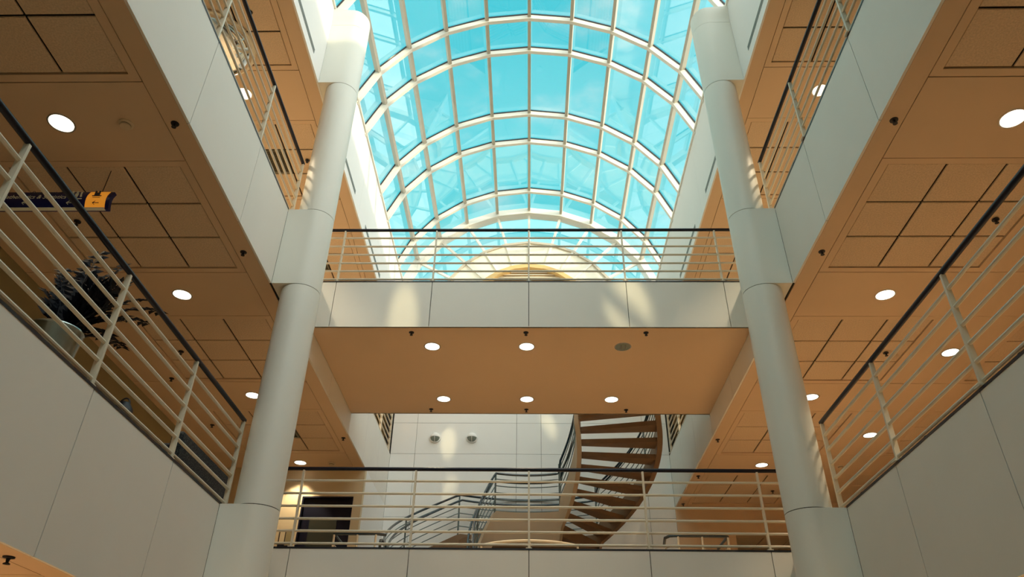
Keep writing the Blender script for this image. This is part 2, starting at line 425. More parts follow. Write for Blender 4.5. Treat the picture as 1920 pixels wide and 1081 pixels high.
# ---------------------------------------------------------------- columns
def arc(cx, cy, r, a0, a1, n):
    return [(cx + r * cos(a0 + (a1 - a0) * i / n), cy + r * sin(a0 + (a1 - a0) * i / n)) for i in range(n + 1)]
for s, nm in SIDES:
    x = s * XC
    c = struct('column', MB().lathe([(RC - 0.012, 0), (RC - 0.012, ZSP - 0.15)], 40, (x, YC, 0)), 'gap', 'round white column on the %s of the bridges' % nm, True)
    g = 0.005
    for a, b in ((0, Z1B), (Z2, Z3B), (Z3, Z4B)):
        MB().lathe([(RC, a + g), (RC, b - g)], 48, (x, YC, 0)).build('shaft', 'column', c, True)
    half = arc(0, 0, RC, -pi / 2, pi / 2, 24) if s < 0 else arc(0, 0, RC, -pi / 2, -3 * pi / 2, 24)
    poly = [(x + px, YC + py) for px, py in half] + [(s * (XE - 0.001), YC + RC), (s * (XE - 0.001), YC - RC)]
    for a, b in ((Z1B, Z2), (Z3B, Z3), (Z4B, 12.69)):
        MB().prism(poly, a + g, b - g).build('collar', 'column', c, True)
    # flared head that runs into the springing wall
    mb = MB(); n = 10; rows = []
    for i in range(n + 1):
        t = i / n; z = 12.69 + 0.38 * t; q = 0.10 * (1 - cos(pi * t)) / 2
        rows.append(([(px, py) for px, py in [(x + a_ * (1 - 0.25 * q), YC + b_ * (1 + q)) for a_, b_ in half]] + [(s * (XE - 0.001), YC + RC * (1 + 2.2 * q)), (s * (XE - 0.001), YC - RC * (1 + 2.2 * q))], z))
    m = len(rows[0][0]); v = [(px, py, z) for pl, z in rows for px, py in pl]; f = []
    for i in range(n):
        for k in range(m): f.append((i * m + k, i * m + (k + 1) % m, (i + 1) * m + (k + 1) % m, (i + 1) * m + k))
    f += [tuple(range(m))[::-1], tuple(range(n * m, (n + 1) * m))]
    mb.add(v, f).build('column_head', 'column', c, True)

# ---------------------------------------------------------------- bridges
for zb, zt, words in ((Z1B, Z2, 'second'), (Z3B, Z3, 'third')):
    zs = zb + ZBS
    br = struct('bridge_floor', MB().box(-XE, XE, YB0 + 0.03, YB1 - 0.03, zs + 0.02, zt - 0.01), 'gap', 'footbridge across the atrium at the %s storey' % words)
    MB().box(-XE + 0.004, XE - 0.004, YB0 + 0.004, YB1 - 0.004, zs, zs + 0.02).build('soffit', 'ceiling', br)
    MB().box(-XE, XE, YB0 + 0.05, YB1 - 0.05, zt - 0.01, zt).build('walking_surface', 'carpet', br)
    xs = [-XE + 0.002] + [-0.015 + MOD * k * 1.0 for k in (-2, -1, 0, 1, 2)] + [XE - 0.002]
    for a, b in zip(xs[:-1], xs[1:]):
        MB().box(a + 0.005, b - 0.005, YB0, YB0 + 0.028, zs, zt - 0.012).build('fascia_panel', 'white', br)
        MB().box(a + 0.005, b - 0.005, YB1 - 0.028, YB1, zs, zt - 0.012).build('fascia_panel', 'white', br)
    MB().box(-XE, XE, YB0 - 0.004, YB0 + 0.05, zt - 0.012, zt + 0.012).build('edge_trim', 'black', br)

# ---------------------------------------------------------------- back wall, side walls, door
bw = struct('wall_back', MB().box(-XE - 0.2, XE + 0.2, YBW + 0.02, YBW + 0.25, 0, ZSP), 'gap', 'white panelled wall closing the atrium behind the spiral stair')
zs_ = [0, 4.203, 6.92, 8.50, 9.33, 11.2, ZSP]; xs_ = [-XE, -2.87, -0.32, 0.30, 2.87, XE]
for i in range(len(zs_) - 1):
    for j in range(len(xs_) - 1):
        MB().box(xs_[j] + 0.004, xs_[j + 1] - 0.004, YBW, YBW + 0.022, zs_[i] + 0.004, zs_[i + 1] - 0.004).build('wall_panel', 'roofwhite', bw)
# left: wall with the door, and the white return wall beside it
dw = MB()
DX0, DX1, DZ = -4.73, -3.667, 6.575
YD = 15.2
dw.box(-WALLX[-1], DX0, YD, YD + 0.15, Z2, Z3B); dw.box(DX1, -XE, YD, YD + 0.15, Z2, Z3B); dw.box(DX0, DX1, YD, YD + 0.15, DZ, Z3B)
struct('wall_corridor_end', dw, 'beige', 'beige end wall of the left walkway with a dark door')
rwl = struct('wall_return', MB().box(-XE - 0.15, -XE, YD + 0.15, YBW, 0, Z3B), 'roofwhite', 'white return wall between the door and the back wall')
d1 = thing('door_1', ((DX0 + DX1) / 2, YD + 0.06, Z2), 'navy door with a dark glass pane at the end of the left walkway', None, None, 'structure')
dleaf = MB().box(DX0 + 0.03, DX1 - 0.03, YD + 0.05, YD + 0.10, Z2 + 0.01, DZ - 0.03)
dleaf = dleaf.build('door_leaf', 'navy', d1)
MB().box(DX0 + 0.21, DX1 - 0.29, YD + 0.04, YD + 0.052, Z2 + 0.7, DZ - 0.42).build('pane', 'doorglass', dleaf)
fm = MB(); fm.box(DX0, DX0 + 0.03, YD - 0.01, YD + 0.12, Z2, DZ); fm.box(DX1 - 0.03, DX1, YD - 0.01, YD + 0.12, Z2, DZ); fm.box(DX0, DX1, YD - 0.01, YD + 0.12, DZ - 0.03, DZ)
fm.build('door_frame', 'navy', d1)
MB().tube([(DX1 - 0.12, YD + 0.05, Z2 + 1.0), (DX1 - 0.12, YD - 0.02, Z2 + 1.0), (DX1 - 0.24, YD - 0.02, Z2 + 1.0)], 0.011).build('door_handle', 'chrome', dleaf)
pq = thing('wall_plaque', (-4.98, YD, 5.55), 'small framed notice on the beige wall beside the navy door', 'notice')
MB().box(-5.08, -4.80, YD - 0.012, YD, 5.55, 5.86).build('frame', 'black', pq)
MB().box(-5.06, -4.96, YD - 0.016, YD - 0.01, 5.60, 5.84).build('sheet', 'beige', pq)
MB().box(-4.94, -4.82, YD - 0.016, YD - 0.01, 5.57, 5.84).build('sheet', 'olive', pq)
# right: back wall with a low opening
rb = MB(); OX = 4.83; OZ = 6.54
rb.box(XE + 0.001, OX, YBW, YBW + 0.2, 0, Z3B); rb.box(OX, WALLX[1], YBW, YBW + 0.2, OZ, Z3B)
struct('wall_opening', rb, 'ceiling', 'peach wall with a wide opening at the end of the right walkway')
c2 = struct('ceiling', MB().box(OX, WALLX[1], YBW + 0.2, YFAR, OZ + 0.05, OZ + 0.1), 'gap', 'low tiled ceiling seen through the opening at the right')
for i in range(6):
    for j in range(6):
        put('ceiling_tile', TILE, None, c2, (OX + 0.4 + 0.64 * i, YBW + 0.55 + 0.64 * j, OZ + 0.012))
MB().box(OX, WALLX[1], YBW + 0.2, YFAR, OZ + 0.034, OZ + 0.045).build('tile_backing', 'gap', c2)
struct('wall_far', MB().box(-10, 10, YFAR, YFAR + 0.2, 0, ZSP), 'olive', 'far wall beyond the opening')

# ---------------------------------------------------------------- glass vault
RIBS = [YN + 0.1] + [round(10.33 - 2.88 * k - o, 3) for k in range(6, 0, -1) for o in (0.0, -0.90)] + [10.33, 11.21, 13.152, 14.13, 16.09, 17.02]
RIBS = sorted(y for y in RIBS if y > YN)
RIN, RDEP = VR - 0.02, 0.125
def nod(k, r): return (r * sin(k * VA), VZ + r * cos(k * VA))
va = thing('window_1', (0, 8, ZSP), 'glazed barrel vault of cream ribs and glass panes over the atrium', None, None, 'structure')
def rib_mesh(r0, r1, y0, y1):
    mb = MB()
    for k in range(-5, 5):
        a, b = nod(k, r0), nod(k + 1, r0); c, d = nod(k, r1), nod(k + 1, r1)
        mb.hexa([(a[0], y0, a[1]), (b[0], y0, b[1]), (a[0], y1, a[1]), (b[0], y1, b[1]), (c[0], y0, c[1]), (d[0], y0, d[1]), (c[0], y1, c[1]), (d[0], y1, d[1])])
    for k in (-5, 5):
        a, c = nod(k, r0), nod(k, r1)
        mb.box(min(a[0], c[0]), max(a[0], c[0]), y0, y1, ZSP - 0.06, max(a[1], c[1]))
    return mb.mesh('rib')
RIBM = rib_mesh(RIN, RIN + RDEP, -0.04, 0.04); RIBM.materials.append(M['rib'])
GASK = rib_mesh(RIN + RDEP, RIN + RDEP + 0.028, -0.055, 0.055); GASK.materials.append(M['black'])
for y in RIBS[:-1]:
    r_ = put('rib', RIBM, None, va, (0, y, 0))
    put('gasket', GASK, None, r_, (0, y, 0))
# purlins
PUR = {}
def purlin(k, y0, y1):
    key = (k, round(y1 - y0, 3))
    if key not in PUR:
        L = (y1 - y0) / 2; a = k * VA; c, s_ = cos(a), sin(a); mb = MB()
        for (w, r0, r1) in ((0.036, RIN + 0.028, RIN + RDEP), (0.02, RIN + RDEP, RIN + RDEP + 0.028)):
            pts = []
            for r in (r0, r1):
                for yy in (-L, L):
                    for q in (-w, w): pts.append((r * s_ + q * c, yy, VZ + r * c - q * s_))
            mb.hexa(pts)
        me = mb.mesh('purlin'); me.materials.append(M['purlin']); PUR[key] = me
    put('purlin', PUR[key], None, va, (0, (y0 + y1) / 2, 0))
PAN = {}
def pane(k, y0, y1):
    key = (k, round(y1 - y0, 3))
    if key not in PAN:
        L = (y1 - y0) / 2 - 0.005; r0, r1 = RIN + RDEP + 0.030, RIN + RDEP + 0.046
        a, b = nod(k, r0), nod(k + 1, r0); c, d = nod(k, r1), nod(k + 1, r1)
        mb = MB().hexa([(a[0], -L, a[1]), (b[0], -L, b[1]), (a[0], L, a[1]), (b[0], L, b[1]), (c[0], -L, c[1]), (d[0], -L, d[1]), (c[0], L, c[1]), (d[0], L, d[1])])
        me = mb.mesh('glass_pane'); me.materials.append(M['glass']); PAN[key] = me
    put('glass_pane', PAN[key], None, va, (0, (y0 + y1) / 2, 0))
for y0, y1 in zip(RIBS[:-1], RIBS[1:]):
    for k in range(-5, 6): purlin(k, y0 + 0.04, y1 - 0.04)
    for k in range(-5, 5): pane(k, y0, y1)
for s, nm in SIDES:   # springing sill
    mb = MB(); bx(mb, s, XE - 0.03, XE + 0.2, YN, 17.2, ZSP - 0.012, ZSP + 0.045); mb.build('sill', 'rib', va)

# gable
YG = 17.02
gb = thing('window_2', (0, YG, ZSP), 'fan-shaped glazed gable at the far end of the vault', None, None, 'structure')
GR0, GR1 = 2.56, 1.72
m_ = rib_mesh(VR - 0.06, VR + 0.13, -0.08, 0.20); m_.materials.append(M['rib']); put('end_arch', m_, None, gb, (0, YG, 0))
def ringseg(mb, ra, rb, k0, k1, y0, y1):
    a, b, c, d = nod(k0, ra), nod(k1, ra), nod(k0, rb), nod(k1, rb)
    mb.hexa([(a[0], y0, a[1]), (b[0], y0, b[1]), (a[0], y1, a[1]), (b[0], y1, b[1]), (c[0], y0, c[1]), (d[0], y0, d[1]), (c[0], y1, c[1]), (d[0], y1, d[1])])
mb = MB()
for k in range(-5, 5): ringseg(mb, GR0 - 0.035, GR0 + 0.035, k, k + 1, YG + 0.02, YG + 0.12)
mb.build('ring_mullion', 'purlin', gb)
mb = MB()
for k in range(-5, 5): ringseg(mb, GR1 - 0.10, GR1 + 0.02, k, k + 1, YG - 0.06, YG + 0.14)
mb.build('inner_arch', 'ochre', gb)
for k in range(-5, 6):
    mb = MB(); a = k * VA; c, s_ = cos(a), sin(a); w = 0.032; pts = []
    for r in (GR1, VR - 0.05):
        for yy in (YG + 0.03, YG + 0.11):
            for q in (-w, w): pts.append((r * s_ + q * c, yy, VZ + r * c - q * s_))
    mb.hexa(pts).build('radial_mullion', 'rib', gb)
for k in range(-5, 5):
    mb = MB(); ringseg(mb, GR0 + 0.03, VR - 0.05, k, k + 1, YG + 0.07, YG + 0.082); mb.build('glass_pane', 'glass', gb)
    mb = MB(); ringseg(mb, GR1 + 0.01, GR0 - 0.03, k, k + 1, YG + 0.07, YG + 0.10); mb.build('cream_panel', 'cream', gb)
n = 0; z = ZSP
while z < VZ + GR1 - 0.12:
    hw = math.sqrt(max(0.01, (GR1 - 0.08) ** 2 - (z + 0.04 - VZ) ** 2))
    MB().hexa([(-hw, YG + 0.06, z), (hw, YG + 0.06, z), (-hw, YG + 0.075, z - 0.006), (hw, YG + 0.075, z - 0.006), (-hw, YG + 0.12, z + 0.075), (hw, YG + 0.12, z + 0.075), (-hw, YG + 0.135, z + 0.069), (hw, YG + 0.135, z + 0.069)]).build('louvre_slat', 'cream', gb)
    z += 0.085
MB().box(-1.8, 1.8, YG + 0.15, YG + 0.17, ZSP - 0.1, VZ + GR1 - 0.05).build('louvre_backing', 'ochre', gb)
MB().box(-XE, XE, YG - 0.12, YBW + 0.2, ZSP - 0.08, ZSP + 0.02).build('sill', 'roofwhite', gb)

# ---------------------------------------------------------------- railings
RODS = (0.912, 0.733, 0.556, 0.382, 0.217, 0.052)
def railing(p0, p1, z, posts, label, group, hr=0.027, rr=0.0175, end=None):
    """straight guard rail from p0 to p1 (xy) with its base at z"""
    P0, P1 = Vector(p0), Vector(p1); d = (P1 - P0); L = d.length; d.normalize()
    nrm = Vector((-d.y, d.x))
    t = thing('railing', (P0.x + d.x * L / 2, P0.y + d.y * L / 2, z), label, 'railing', group)
    at = lambda u, h: (P0.x + d.x * u, P0.y + d.y * u, z + h)
    MB().tube([at(0, 1.085), at(L, 1.085)], hr, 12).build('handrail', 'handrail', t, True)
    for h in RODS:
        MB().tube([at(0, h), at(L, h)], rr, 8).build('rail', 'rail', t, True)
    for u in posts:
        mb = MB(); a, b = 0.028, 0.013
        c = Vector((P0.x + d.x * u, P0.y + d.y * u))
        q = []
        for h in (0.0, 1.062):
            for e1 in (-a, a):
                for e2 in (-b, b):
                    w = c + nrm * e1 * (0.75 if h else 1) + d * e2; q.append((w.x, w.y, z + h))
        mb.hexa(q)
        po = mb.build('post', 'rail', t)
        w0 = c - nrm * 0.03 - d * 0.04; w1 = c + nrm * 0.06 + d * 0.04
        MB().box(min(w0.x, w1.x), max(w0.x, w1.x), min(w0.y, w1.y), max(w0.y, w1.y), z, z + 0.012).build('base_plate', 'rail', po)
    return t
XR_ = XE + 0.03
for s, nm in SIDES:
    for z, words in ((Z2, 'second'), (Z3, 'third')):
        ps = [3.68, 5.27, 6.86, 8.41]; y0 = -7.9
        allp = [p for p in [3.68 - 1.59 * k for k in range(1, 8)] + ps]
        railing((s * XR_, y0), (s * XR_, 8.43), z + 0.012, [p - y0 for p in allp], 'cream railing with dark handrail along the %s %s-floor walkway, in front of the column' % (nm, words), 'walkway railings')
    railing((s * XR_, YB1 + 0.05), (s * XR_, 17.6), Z3, [0.1, 1.5, 2.9, 4.15], 'cream railing of the %s third-floor walkway beyond the upper bridge' % nm, 'walkway railings')
for z, words in ((Z2, 'lower'), (Z3, 'upper')):
    railing((-XE + 0.01, YB0 + 0.03), (XE - 0.01, YB0 + 0.03), z + 0.012, [(-0.015 + MOD * k) + XE - 0.01 for k in (-2, -1, 0, 1, 2)],
            'cream railing with dark handrail across the front of the %s bridge' % words, 'bridge railings')

# ---------------------------------------------------------------- curved stair between the bridges
CU, CL, CYS = 0.2165, -0.30, 15.12
RI, RO = 0.89, 2.52
T0, DT, RISE = -0.229, 0.156, 0.223
zk = lambda k: 8.082 - RISE * k - 0.05
ZL = zk(8)                                    # middle landing
RL = (ZL - Z2) / 9.0
st = thing('spiral_stair', (0, CYS, Z2), 'curved open-riser wooden staircase between the two bridges', 'staircase')
def wedge(cx, a0, a1, r0, r1, z0, z1, n=3):
    mb = MB()
    for i in range(n):
        p, q = a0 + (a1 - a0) * i / n, a0 + (a1 - a0) * (i + 1) / n
        P = lambda r, a: (cx + r * cos(a), CYS + r * sin(a))
        A, B, C, D = P(r0, p), P(r1, p), P(r0, q), P(r1, q)
        mb.hexa([(*A, z0), (*B, z0), (*C, z0), (*D, z0), (*A, z1), (*B, z1), (*C, z1), (*D, z1)])
    return mb
for k in range(-1, 8):
    wedge(CU, T0 + DT * k, T0 + DT * (k + 1.0), RI, RO, zk(k) - 0.10, zk(k)).build('tread', 'wood', st)
TL0 = T0 + DT * 8; TL1 = pi - TL0
for k in range(9):
    wedge(CL, TL1 + DT * k, TL1 + DT * (k + 1), RI, RO, ZL - RL * (k + 1) - 0.115, ZL - RL * (k + 1)).build('tread', 'wood', st)
def PT(r, a, cx=None):
    if cx is None: cx = CU if a <= TL0 else (CL if a >= TL1 else CU + (CL - CU) * (a - TL0) / (TL1 - TL0))
    return (cx + r * cos(a), CYS + r * sin(a))
def zline(a):       # nosing line
    k = (a - T0) / DT
    if k <= -1: return zk(-2) + 0.0
    if a <= TL0: return max(ZL, zk(-2) - RISE * (k + 1)) if k > -1 else zk(-2)
    if a <= TL1: return ZL
    return max(Z2, ZL - RL * (a - TL1) / DT)
mb = MB(); N = 10
for i in range(N):
    p, q = TL0 + (TL1 - TL0) * i / N, TL0 + (TL1 - TL0) * (i + 1) / N
    A, B, C, D = PT(RI, p), PT(RO, p), PT(RI, q), PT(RO, q)
    mb.hexa([(*A, ZL - 0.26), (*B, ZL - 0.26), (*C, ZL - 0.26), (*D, ZL - 0.26), (*A, ZL), (*B, ZL), (*C, ZL), (*D, ZL)])
mb.build('middle_landing', 'wood', st)
TS = T0 - DT
up_p = [PT(RI, TS), PT(RO, TS), (PT(RO, TS)[0], YB1 - 0.02), (PT(RI, TS)[0], YB1 - 0.02)]
MB().prism(up_p, Z3 - 0.25, Z3 - 0.002).build('upper_landing', 'stringer', st)
TE = TL1 + 9 * DT
lo_p = [PT(RO, TE), PT(RI, TE), (PT(RI, TE)[0], YB1 - 0.02), (PT(RO, TE)[0], YB1 - 0.02)]
MB().prism(lo_p, Z2 - 0.25, Z2 - 0.002).build('lower_landing', 'stringer', st)
AS = [TS + (TE - TS) * i / 72 for i in range(73)]
def stringer(r0, r1, lo, hi, name, mat):
    mb = MB(); v = []; f = []
    for a in AS:
        z = zline(a); A, B = PT(r0, a), PT(r1, a)
        v += [(*A, z + lo), (*B, z + lo), (*B, z + hi), (*A, z + hi)]
    for i in range(len(AS) - 1):
        for k in range(4): f.append((i * 4 + k, i * 4 + (k + 1) % 4, i * 4 + 4 + (k + 1) % 4, i * 4 + 4 + k))
    f += [(0, 1, 2, 3), tuple(range(len(v) - 4, len(v)))]
    mb.add(v, f).build(name, mat, st, True)
stringer(RI - 0.09, RI + 0.01, -0.40, 0.24, 'inner_stringer', 'stringer')
stringer(RO - 0.01, RO + 0.10, -0.32, 0.16, 'outer_stringer', 'wood')
def stair_rail(r, dz, rad, name, mat, ext):
    pts = [(*PT(r, a), zline(a) + dz) for a in AS]
    if ext:
        x0 = pts[0][0]; pts = [(x0, YB1 + 0.05, Z3 + dz)] + pts
        xe_ = pts[-1][0]; ye_ = YB1 + 0.30
        pts = pts + [(xe_, ye_, Z2 + dz), (xe_, ye_ - 0.08, Z2 + dz - 0.03), (xe_, ye_ - 0.11, Z2 + dz - 0.12), (xe_, ye_ - 0.06, Z2 + dz - 0.22), (xe_, ye_ + 0.05, Z2 + dz - 0.25)]
    MB().tube(pts, rad, 8).build(name, mat, st, True)
for r, q in ((RI - 0.05, 1), (RO + 0.05, -1)):
    stair_rail(r, 1.08, 0.026, 'handrail', 'stair_hand', True)
    stair_rail(r + q * 0.09, 0.93, 0.024, 'grab_rail', 'stair_hand', False)
    for h in (0.95, 0.80, 0.65, 0.50, 0.35): stair_rail(r, h, 0.011, 'rail', 'stair_rail', False)
    for a in (TS + 0.05, TS + 0.75, TL0, TL1, TL1 + 0.62, TE - 0.02):
        x, y = PT(r, a); z = zline(a)
        MB().tube([(x, y, z + 0.1), (x, y, z + 1.07)], 0.02, 8).build('post', 'stair_rail', st, True)
# guards at the back edge of the lower bridge
def guard(path, label, posts, hr='stair_hand'):
    c = path[len(path) // 2]
    t = thing('guard_rail', (c[0], c[1], Z2), label, 'railing', 'stair-head guards')
    MB().tube([(x, y, Z2 + 1.085) for x, y in path], 0.026, 10).build('handrail', hr, t, True)
    for h in RODS:
        MB().tube([(x, y, Z2 + h) for x, y in path], 0.014, 8).build('rail', 'rail', t, True)
    for i in posts:
        x, y = path[i]; MB().tube([(x, y, Z2), (x, y, Z2 + 1.07)], 0.02, 8).build('post', 'rail', t, True)
guard([(3.48, 14.1), (3.48, 13.32), (3.02, 13.28), (2.60, 13.27), (2.46, 13.30), (2.40, 13.42), (2.46, 13.95)], 'dark guard rail bent round the right end of the lower bridge edge', (1, 2, 3))
guard([(-3.47, 13.9), (-3.47, 13.32), (-3.05, 13.30), (-2.72, 13.29), (-2.55, 13.36)], 'short guard rail in front of the navy door on the lower bridge edge', (1, 2, 3))
guard(arc(0, 15.0, 1.34, -pi / 2 - 0.72, -pi / 2 + 0.72, 16), 'curved guard rail bowing out below the stair landing', (0, 8, 16), 'rail')

# ---------------------------------------------------------------- downlights, sprinklers, detectors
def dl_meshes():
    ring = MB().lathe([(0.120, 0.0), (0.122, -0.006), (0.136, -0.006), (0.138, 0.0), (0.130, 0.004)], 28).mesh('trim_ring', True)
    ring.materials.append(M['chrome'])
    lens = MB().lathe([(0.119, -0.002), (0.08, -0.0045), (0.0005, -0.005)], 28).mesh('lens', True)
    lens.materials.append(M['glow'])
    can = MB().lathe([(0.119, -0.002), (0.112, -0.0045), (0.0005, -0.0055)], 28).mesh('dark_lens', True)
    can.materials.append(M['lens'])
    return ring, lens, can
RING, LENS, CAN = dl_meshes()
def downlight(x, y, z, label, group, on=True, power=30.0, blend=0.35):
    t = thing('downlight', (x, y, z), label, 'downlight', group)
    put('trim_ring', RING, None, t, (x, y, z))
    put('lens', LENS if on else CAN, None, t, (x, y, z))
    if on:
        light('lamp', 'SPOT', (x, y, z - 0.03), power, (1.0, 0.81, 0.54), t, spot_size=radians(88), spot_blend=blend, shadow_soft_size=0.08)
    else:
        for k in (-1, 1):
            MB().tube([(x + 0.035 * k, y - 0.06, z - 0.007), (x + 0.035 * k, y + 0.06, z - 0.007)], 0.012, 8).build('bulb', 'chrome', t, True)
PW = 105.0
ordn = ['nearest', 'second', 'third', 'farthest']
for s, nm in SIDES:
    for i, y in enumerate((5.285, 8.48, 11.66, 14.885)):
        downlight(s * 4.81, y, Z3B, 'round lit downlight in the %s second-floor ceiling, %s of the inner row' % (nm, ordn[i]), 'walkway downlights', power=PW * (2.0 if s > 0 else (1.0 if i == 3 else 0.5)))
    for i, y in enumerate((8.43, 11.66, 14.885)):
        downlight(s * 4.79, y, Z4B, 'round lit downlight in the %s third-floor ceiling, %s in its row' % (nm, ('nearest', 'middle', 'farthest')[i]), 'walkway downlights', power=PW * 3.2)
    downlight(s * 5.4, 5.285, Z1B, 'unseen downlight added to warm the ground-floor ceiling under the %s walkway' % nm, 'walkway downlights', power=PW * 11.0)  # added out of view so warm light bounces up from the floor
for i, y in enumerate((10.08, 13.29)):
    downlight(6.43, y, Z3B, 'round lit downlight in the right second-floor ceiling, %s of the outer row' % ('nearer' if i == 0 else 'farther'), 'walkway downlights', power=PW)
for j, y in enumerate((10.685, 12.685)):
    for i, x in enumerate((-1.61, -0.05, 1.53)):
        off = (j == 0 and i == 2)
        downlight(x, y, Z3B + ZBS, ('unlit dark downlight in the soffit of the upper bridge' if off else 'round lit downlight in the upper bridge soffit, %s row, %s' % (('front', 'rear')[j], ('left', 'centre', 'right')[i])), 'bridge downlights', not off, PW)

SPK = MB().lathe([(0.042, 0.0), (0.040, -0.008), (0.015, -0.012), (0.010, -0.038), (0.024, -0.046), (0.024, -0.052), (0.003, -0.055)], 14).mesh('sprinkler', True)
SPK.materials.append(M['black'])
def sprinkler(x, y, z, label, group):
    tag(put('sprinkler', SPK, None, None, (x, y, z)), label, 'sprinkler', group)
for s, nm in SIDES:
    for x, y, w in ((3.64, 5.30, 'near the joint before the column'), (3.64, 7.50, 'just in front of the column'), (3.62, 13.54, 'beyond the column at the edge'), (5.46, 6.88, 'in the coffer before the column'), (5.46, 10.10, 'in the coffer behind the column')):
        sprinkler(s * x, y, Z3B, 'black sprinkler head in the %s second-floor ceiling, %s' % (nm, w), 'ceiling sprinklers')
for x, y, w in ((-5.98, 11.02, 'left second-floor ceiling near the olive wall'), (-5.98, 12.94, 'left second-floor ceiling farther along the olive wall'), (3.63, 15.56, 'right second-floor ceiling edge, above the bridge rail'), (5.47, 16.5, 'far right coffer of the second-floor ceiling'), (3.635, 17.45, 'right second-floor ceiling at the far wall'), (7.48, 13.33, 'right second-floor ceiling in the outer coffer'), (7.45, 16.54, 'right second-floor ceiling in the far outer coffer'), (7.49, 10.1, 'right second-floor ceiling in the near outer coffer')):
    sprinkler(x, y, Z3B, 'black sprinkler head in the ' + w, 'ceiling sprinklers')
sprinkler(-3.666, 5.303, Z1B, 'black sprinkler head below the left second-floor walkway', 'ceiling sprinklers')
sprinkler(-4.20, 6.86, Z4B, 'black sprinkler head in the left third-floor coffer', 'ceiling sprinklers')
sprinkler(-4.12, 10.03, Z4B, 'black sprinkler head in the left third-floor coffer behind the column', 'ceiling sprinklers')
for j, y in enumerate((10.23, 13.14)):
    for i, x in enumerate((-1.895, -0.06, 1.85)):
        sprinkler(x, y, Z3B + ZBS, 'black sprinkler head in the upper bridge soffit, %s row, %s' % (('front', 'rear')[j], ('left', 'centre', 'right')[i]), 'bridge sprinklers')
def detector(x, y, z, label):
    t = thing('smoke_detector', (x, y, z), label, 'smoke detector', 'smoke detectors')
    MB().lathe([(0.075, 0), (0.075, -0.012), (0.06, -0.02), (0.058, -0.022)], 24, (x, y, z)).build('base', 'plastic', t, True)
    MB().lathe([(0.054, -0.021), (0.052, -0.026), (0.045, -0.034)], 24, (x, y, z)).build('sensor_slot', 'grille', t, True)
    MB().lathe([(0.056, -0.034), (0.052, -0.045), (0.03, -0.052), (0.001, -0.053)], 24, (x, y, z)).build('cap', 'plastic', t, True)
detector(-4.144, 5.30, Z3B, 'round smoke detector in the left ceiling beside the nearest downlight')
detector(-4.153, 14.91, Z3B, 'round smoke detector in the left ceiling in front of the navy door')
detector(6.44, 14.93, Z3B, 'round smoke detector in the right second-floor ceiling')

# ---------------------------------------------------------------- wall sconces
for i, (x, w) in enumerate(((-2.387, 'left'), (-1.451, 'right'))):
    z = 8.93; y = YBW
    t = thing('wall_sconce', (x, y, z), 'round bulkhead wall light with white hood, the %s of the two' % w, 'wall light', 'bulkhead wall lights')
    def dome(a0, a1, r, sy, n=14, m=8):
        mb = MB(); v = []; f = []
        for i_ in range(n + 1):
            a = a0 + (a1 - a0) * i_ / n
            for j_ in range(m + 1):
                b = (pi / 2) * j_ / m
                v.append((x + r * cos(a) * cos(b), y - 0.02 - sy * sin(b), z + r * sin(a) * cos(b)))
        for i_ in range(n):
            for j_ in range(m): f.append((i_ * (m + 1) + j_, i_ * (m + 1) + j_ + 1, (i_ + 1) * (m + 1) + j_ + 1, (i_ + 1) * (m + 1) + j_))
        return mb.add(v, f)
    p = MB(); p.add([(x + r_ * cos(2 * pi * k / 28), yy, z + r_ * sin(2 * pi * k / 28)) for yy, r_ in ((y, 0.145), (y - 0.03, 0.145)) for k in range(28)],
        [tuple(range(28)), tuple(range(28, 56))] + [(k, (k + 1) % 28, 28 + (k + 1) % 28, 28 + k) for k in range(28)])
    p.build('base', 'roofwhite', t, True)
    dome(0, pi, 0.125, 0.12).build('hood', 'roofwhite', t, True)
    dome(pi, 2 * pi, 0.118, 0.11).build('lens', 'lens', t, True)
    MB().tube([(x, y - 0.02 - 0.115 * sin(b), z - 0.122 * cos(b)) for b in [pi / 2 * q / 8 for q in range(9)]], 0.006, 6).build('guard_bar', 'roofwhite', t, True)
    MB().tube([(x + 0.122 * cos(b), y - 0.02 - 0.115 * sin(b), z - 0.004) for b in [pi * q / 12 for q in range(13)]], 0.007, 6).build('guard_bar', 'roofwhite', t, True)

# ---------------------------------------------------------------- dome mirror
dm = thing('dome_mirror', (-4.95, 7.42, Z4B), 'large convex dome mirror under the left third-floor ceiling', 'mirror')
prof = [(0.62, 0.0), (0.62, -0.02)] + [(0.60 * cos(pi / 2 * q / 10), -0.03 - 0.30 * sin(pi / 2 * q / 10)) for q in range(0, 10)] + [(0.002, -0.33)]
MB().lathe(prof[2:], 40, (-4.95, 7.42, Z4B)).build('mirror_dome', 'mirror', dm, True)
MB().lathe([(0.595, -0.001), (0.63, -0.001), (0.64, -0.02), (0.63, -0.04), (0.598, -0.04)], 40, (-4.95, 7.42, Z4B)).build('rim', 'cream', dm, True)

# ---------------------------------------------------------------- hanging sign
YS = 5.98; SX0, SX1, SZ0, SZ1 = -6.55, -4.48, 6.635, 6.865
sg = thing('hanging_sign', ((SX0 + SX1) / 2, YS, SZ0), 'navy and orange hanging direction sign under the left ceiling', 'sign')
def curved(xa, xb, off, th):      # slab with a gently bowed face
    mb = MB(); n = 6; v = []
    for i in range(n + 1):
        q = i / n; z = SZ0 + (SZ1 - SZ0) * q; yb = YS - off - 0.035 * sin(pi * q)
        v += [(xa, yb, z), (xb, yb, z), (xb, yb + th, z), (xa, yb + th, z)]
    f = [(0, 1, 2, 3), tuple(range(4 * n, 4 * n + 4))]
    for i in range(n):
        for k in range(4): f.append((i * 4 + k, i * 4 + (k + 1) % 4, i * 4 + 4 + (k + 1) % 4, i * 4 + 4 + k))
    return mb.add(v, f)
curved(SX0, SX1, 0.0, 0.05).build('panel', 'sign_blue', sg, True)
